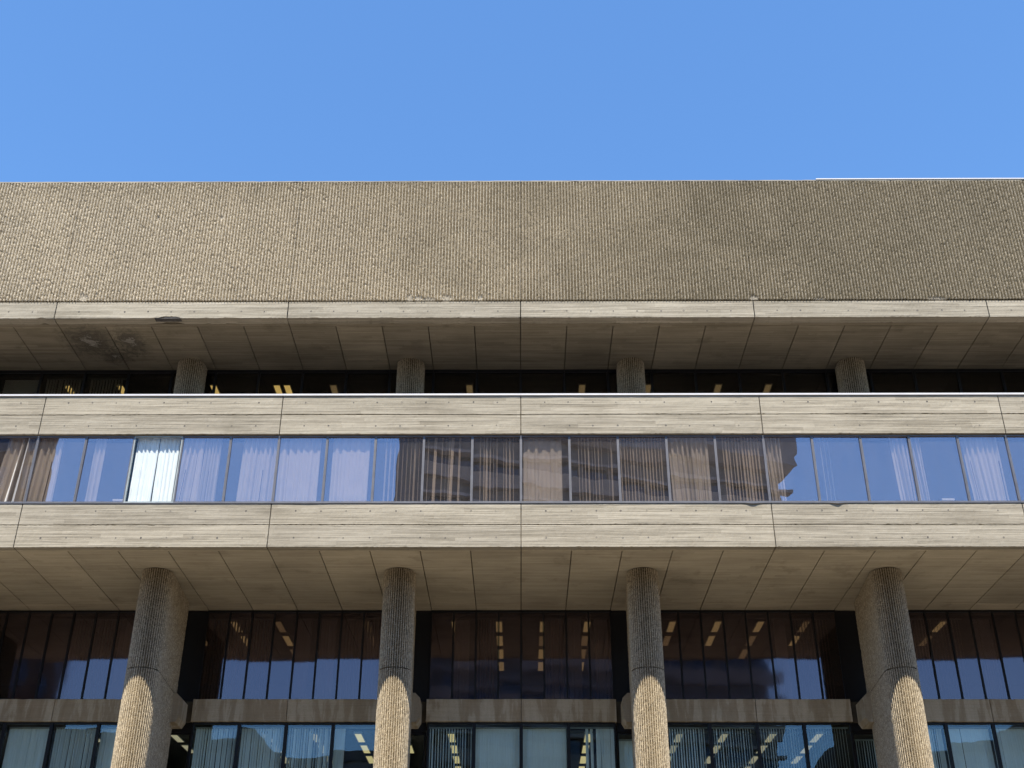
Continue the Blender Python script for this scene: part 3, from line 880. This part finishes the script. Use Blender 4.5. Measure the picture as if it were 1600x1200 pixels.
curtain(wx(0, 0.05), wx(0, 0.84), CD, ZC0, ZC1, M['curtain'], 'closed flat beige curtain just right of the centre joint', 5, 0.02)
blind(wx(1, 0.16), wx(1, 0.92), CD, ZC0, ZC1, 0.098, 0.089, 68, M['slat_tan'], 'open vertical blind in the second window right of the centre joint', GW, 9, 0.04, -0.3)
blind(wx(2, 0.03), wx(2, 0.96), CD, ZC0, ZC1, 0.094, 0.089, 62, M['slat_tan'], 'even vertical blind with thirteen pale slats in the third window right of the centre joint', GW, 5)
curtain(wx(3, 0.04), wx(3, 0.86), CD, ZC0, ZC1, M['curtain'], 'crumpled beige curtain pinched in places, fourth window right of the centre joint', 8, 0.06, 0.05)
blind(wx(4, 0.14), wx(4, 0.97), CD, ZC0, ZC1, 0.096, 0.095, 48, M['slat_tan'], 'half-turned beige vertical blind in the last window before the reflected sky', GW, 9)
curtain(wx(5, 0.04), wx(5, 0.36), CD, ZC0, ZC1, M['curtain'], 'short gathered curtain at the stepped edge of the reflected tower', 4, 0.05, 0.05)
blind(wx(6, 0.14), wx(6, 0.46), CD, ZC0, ZC1, 0.12, 0.089, 74, M['slat'], 'few faint slats in the second sky-blue window right of the reflected tower', GW, 8)
curtain(wx(7, 0.62), wx(7, 0.97), CD, ZC0, ZC1, M['curtain'], 'gathered pale curtain at the right jamb of a sky-blue window', 4, 0.05, 0.05)
curtain(wx(8, 0.02), wx(8, 0.24), CD, ZC0, ZC1, M['curtain'], 'narrow pale curtain at the left jamb of a sky-blue window', 3, 0.05, 0.05)
curtain(wx(9, 0.10), wx(9, 0.84), CD, ZC0, ZC1, M['curtain'], 'wide pale pleated curtain near the right edge of the picture', 7, 0.045, 0.06)

# bottom storey blinds
LD = 37.92
GL = 'blinds of the bottom storey'
def lx(b, j, f): return b * BAY + (j - 2 + f) * MOD
zb0, zb1 = 5.75, 9.14
def low(b, j, f0, f1, sp, wd, ang, label, jit=5, skip=0.0, xs=None, mat='slat'):
    blind(lx(b, j, f0), lx(b, j, f1), LD, zb0, zb1, sp, wd, ang, M[mat], label, GL, jit, skip, 0, lx(b, j, 0.03), lx(b, j, 0.97), xs)
low(-2, 1, 0.03, 0.98, 0.08, 0.089, 22, 'almost closed grey-green vertical blind at the left edge of the bottom row', 8)
low(-2, 2, 0.04, 0.97, 0.08, 0.089, 52, 'half-open bluish vertical blind second from the left edge, bottom row', 4)
low(-2, 3, 0.03, 0.6, 0.08, 0.089, 12, 'closed pale vertical blind just left of the leftmost column', 8)
low(-1, 0, 0.03, 0.97, 0.08, 0.089, 56, 'striped vertical blind just right of the leftmost column', 4)
low(-1, 1, 0.03, 0.97, 0.08, 0.089, 50, 'striped vertical blind in the second window right of the leftmost column', 3)
low(-1, 2, 0.03, 0.97, 0.08, 0.089, 54, 'striped vertical blind with wide slats in its middle, left bay', 10)
low(-1, 3, 0.02, 0.28, 0.08, 0.089, 8, 'blind drawn back to the left, two ceiling lights showing beside it', 4)
low(0, 0, 0.03, 0.97, 0.085, 0.089, 76, 'wide-open thin-slatted vertical blind with three lights showing, middle bay', 6)
low(0, 1, 0.02, 0.98, 0.08, 0.095, 7, 'closed pale teal vertical blind left of the centre mullion', 4)
low(0, 2, 0.02, 0.98, 0.08, 0.095, 6, 'closed pale teal vertical blind right of the centre mullion', 4)
low(0, 3, 0.55, 0.98, 0.075, 0.089, 14, 'vertical blind gathered to the right with loose slats, middle bay', 5, 0, [lx(0, 3, q) for q in (0.40, 0.50, 0.62, 0.67, 0.72, 0.77, 0.82, 0.87, 0.92, 0.96)])
low(1, 0, 0.03, 0.97, 0.082, 0.089, 58, 'striped vertical blind just right of the third column', 4)
low(1, 1, 0.03, 0.97, 0.082, 0.089, 68, 'thin-slatted vertical blind in the second window right of the third column', 4)
low(1, 2, 0.03, 0.97, 0.082, 0.089, 70, 'thin-slatted vertical blind under a bright sky patch, right bay', 4)
low(1, 3, 0.03, 0.97, 0.082, 0.089, 72, 'thin-slatted vertical blind ending in wide slats by the fourth column', 4)
low(2, 0, 0.4, 0.98, 0.08, 0.095, 20, 'half-drawn vertical blind just right of the fourth column', 16)
low(2, 1, 0.02, 0.98, 0.08, 0.095, 6, 'closed pale teal vertical blind second right of the fourth column', 3)
low(2, 2, 0.02, 0.98, 0.08, 0.095, 10, 'closed pale blind at the right edge of the bottom row', 5)
blind(3.65 - 0.6, 3.65 + 0.6, LD + 0.35, zb0, 8.85, 0.08, 0.095, 6, M['slat'], 'closed teal blind in the narrow set-back window behind the third column', GL, 4)
blind(10.95 - 0.6, 10.95 + 0.6, LD + 0.35, zb0, 8.85, 0.08, 0.089, 66, M['slat'], 'open dark blind in the narrow set-back window behind the fourth column', GL, 6)

# smoked-glass storey: faint blinds in some lights
GD = 'blinds of the smoked glass storey'
for (xa, xb, ang, lab) in [(-14.6, -12.0, 60, 'dim vertical blind behind smoked glass left of the leftmost column'), (-10.2, -8.1, 66, 'dim open vertical blind behind smoked glass right of the leftmost column'),
                           (-5.9, -4.6, 20, 'dim closed vertical blind behind smoked glass left of the second column'), (-1.45, -0.75, 55, 'dim vertical blind left of the centre mullion in the smoked storey'),
                           (0.75, 1.35, 10, 'dim closed vertical blind right of the centre mullion in the smoked storey'), (8.8, 10.1, 62, 'dim open vertical blind behind the wavy smoked panes'),
                           (11.8, 14.4, 64, 'dim open vertical blind behind smoked glass right of the fourth column')]:
    blind(xa, xb, 38.0, 10.05, 12.68, 0.1, 0.089, ang, M['slat_tan'], lab, GD, 6)
for (xa, xb, lab) in [(-13.05, -12.45, 'grey closed blind strip behind smoked glass, second left of the leftmost column'), (-7.3, -6.75, 'grey closed blind strip right of the joint, first bay of the smoked storey'), (-6.5, -6.0, 'grey closed blind strip midway to the second column, smoked storey'),
                      (-2.15, -1.65, 'grey closed blind strip in the left half of the middle bay, smoked storey'), (1.55, 2.0, 'grey closed blind strip in the right half of the middle bay, smoked storey'), (2.4, 2.85, 'grey closed blind strip beside the third column, smoked storey'),
                      (8.2, 8.65, 'grey closed blind strip left of the wavy smoked panes'), (14.7, 15.3, 'grey closed blind strip at the right edge of the smoked storey')]:
    blind(xa, xb, 37.95, 10.05, 12.68, 0.08, 0.089, 10, M['slat'], lab, GD, 4)
# top storey blinds
blind(-16.0, -14.75, 35.1, 17.65, 20.1, 0.1, 0.089, 68, M['slat'], 'slatted blind with yellow light behind it under the overhang, far left', 'blinds of the top storey', 4)
blind(-14.5, -13.3, 35.1, 17.65, 20.1, 0.1, 0.089, 68, M['slat'], 'second slatted blind with yellow light behind it under the overhang', 'blinds of the top storey', 4)
MB().box(-17.35, -16.1, 35.0, 35.01, 17.65, 20.05).build('roller_blind', M['slat'])
tag(bpy.context.scene.objects['roller_blind'], 'closed grey roller blind at the far left under the overhang', 'blind')

# ------------------------------------------------------------------ buildings across the plaza, seen in the ribbon glass
# corner A and direction of the long face, from the mirrored lines in the panes
T = link('office_tower', None, P(7, -32, Z_GND))
tag(T, 'dark banded concrete tower mirrored in the ribbon windows', 'building', None)
def far(y): return 2 * (D_FAS + 0.12) - y
A = np.array([-7.9, far(90.0)]); E_ = np.array([23.6, far(98.2)])
dv = (E_ - A) / np.linalg.norm(E_ - A); nv_ = np.array([-dv[1], dv[0]])       # nv_ points to the facade
LEN = np.linalg.norm(E_ - A)
def q(s, o_): return tuple(A + dv * s + nv_ * o_)
def tprism(name, mat, s0, s1, o0, o1, z0, z1, parent=T, topd=0.0, tops=0.0):
    poly = [q(s0, o0), q(s1, o0), q(s1, o1), q(s0, o1)]
    top = [q(s0 - tops, o0 + topd), q(s1 + tops, o0 + topd), q(s1 + tops, o1), q(s0 - tops, o1)]
    return MB().prism(poly, z0, z1, top).build(name, mat, parent)
MB().prism([q(0.3, -0.6), q(LEN - 0.6, -0.6), q(LEN - 0.6, -24), q(3.5, -24)], Z_GND, 56).build('wall', M['far_dark'], T)
MB().prism([q(-2.6, 0.5), q(0.2, 0.5), q(0.2, -20), q(2.6, -20)][::-1], Z_GND, 58, [q(-1.7, 0.5), q(0.2, 0.5), q(0.2, -20), q(3.0, -20)][::-1]).build('corner_tower', M['far_dark'], T)
zt = 44.8
for f in range(-10, 3):
    z = zt + f * 4.1
    if z < 0: continue
    if f < 1:
        tprism('spandrel', M['far_con'], 0.25, LEN - 0.2, 0.05, -0.55, z - 2.5, z - 1.35, T, 0.25, 0.1)
        tprism('sill', M['far_con'], 0.25, LEN, 0.35, -0.5, z - 0.12, z + 0.16)
        for w_ in range(12):
            a0 = 0.6 + w_ * (LEN - 1.4) / 12
            wd = tprism('window', M['far_dark'], a0, a0 + 0.35, -0.1, -0.58, z - 1.33, z - 0.13)
            tprism('pane', M['g_far'], a0 + 0.37, a0 + (LEN - 1.4) / 12 - 0.02, -0.35, -0.40, z - 1.33, z - 0.13, wd)
# overhanging top block with a chamfered underside
tprism('top_block_corbel', M['far_con'], 11.5, LEN, 0.1, -23, 46.7, 47.5, T, 0.9, 0.6)
tprism('top_block', M['far_con'], 10.9, LEN + 0.6, 1.0, -23, 47.5, 57)
MB().prism([q(0.3, 0.2), q(10.9, 0.2), q(10.9, -23), q(3.5, -23)], 47.9, 56.5).build('parapet', M['far_dark'], T)

K = link('brick_tower', None, P(-56, far(100) - 10, Z_GND))
tag(K, 'brown brick tower mirrored at the left end of the ribbon windows', 'building', None)
xk = -42.4
yk = far(100)
MB().prism([(xk - 26, yk), (xk - 38, yk - 22), (xk - 11, yk - 22), (xk, yk)], Z_GND, 66).build('wall', M['brick'], K)
for s in range(9):
    x = xk - 1.2 - s * 2.9
    MB().box(x - 0.35, x + 0.35, yk, yk + 0.5, Z_GND, 66).build('brick_pier', M['brick'], K)
    for f in range(8, 16):
        wn_ = MB().box(x - 2.3, x - 0.6, yk + 0.003, yk + 0.06, f * 3.8, f * 3.8 + 2.2).build('window', M['far_dark'], K)
        MB().box(x - 2.2, x - 0.7, yk + 0.062, yk + 0.075, f * 3.8 + 0.1, f * 3.8 + 2.1).build('pane', M['g_far'], wn_)
MB().prism([(xk - 26.2, yk + 0.6), (xk - 38.2, yk - 22.2), (xk - 10.8, yk - 22.2), (xk + 0.2, yk + 0.6)], 66.003, 67).build('roof', M['brick'], K)

# low blocks that close the far side of the plaza: their skyline shows in the bottom panes
def low_block(x0, x1, y0, y1, h, label, mat='far_con'):
    o = link('street_block', None, P((x0 + x1) / 2, (y0 + y1) / 2, Z_GND))
    tag(o, label, 'building', 'blocks across the plaza')
    MB().box(x0, x1, y0, y1, Z_GND, h).build('wall', M[mat], o)
    MB().box(x0 - 0.3, x1 + 0.3, y0 - 0.3, y1 + 0.3, h + 0.003, h + 0.9).build('roof', M['far_dark'], o)
    if y1 < 0:
        nwin = int((x1 - x0) / 4)
        for i in range(nwin):
            for f in range(6):
                xa = x0 + 0.8 + i * 4
                z = Z_GND + 3 + f * 3.8
                if z + 2.2 > h: continue
                wn2 = MB().box(xa, xa + 2.4, y1 + 0.003, y1 + 0.09, z, z + 2.0).build('window', M['far_dark'], o)
                MB().box(xa + 0.12, xa + 2.28, y1 + 0.092, y1 + 0.1, z + 0.12, z + 1.88).build('pane', M['g_far'], wn2)
low_block(-41, -23.5, -48, -30, 24.6, 'grey street block between the brick tower and the banded tower, taller half')
low_block(-23.2, -12.5, -48, -30.5, 22.6, 'grey street block next to the banded tower, lower half')
low_block(28, 46, -52, -34, 24.0, 'grey street block just right of the banded tower')
low_block(46.3, 72, -52, -33, 26.5, 'brown street block at the right end of the plaza', 'brick')
low_block(-100, -78, -25, 30, 22, 'unseen long grey block added left of the plaza to cut horizon light')  # added out of view to lower the horizon light on the columns
low_block(78, 100, -30, 30, 22, 'unseen long grey block added right of the plaza to cut horizon light')  # its unseen counterpart, also added to lower the horizon light

# ------------------------------------------------------------------ small things on the ribbon-window sills
def storage_box(x, d, w, h, label):
    o = link('storage_box', None, P(x, d, 14.1))
    tag(o, label, 'box')
    MB().box(x - w / 2, x + w / 2, d - 0.14, d + 0.14, 14.10, 14.40 + h).build('carton', M['curtain_w'], o)
    MB().box(x - w / 2 - 0.012, x + w / 2 + 0.012, d - 0.152, d + 0.152, 14.403 + h, 14.46 + h).build('lid', M['slat'], o)
storage_box(wx(-9, 0.80), 32.8, 0.30, 0.16, 'small white carton on the sill left of the clear sunlit pane')
storage_box(wx(8, 0.66), 32.8, 0.34, 0.16, 'small white carton in the sky-blue window near the right edge')
slab('window_ledge', M['room_ceiling'], -XE + .01, XE - .01, 32.6, 33.1, 14.02, 14.095)
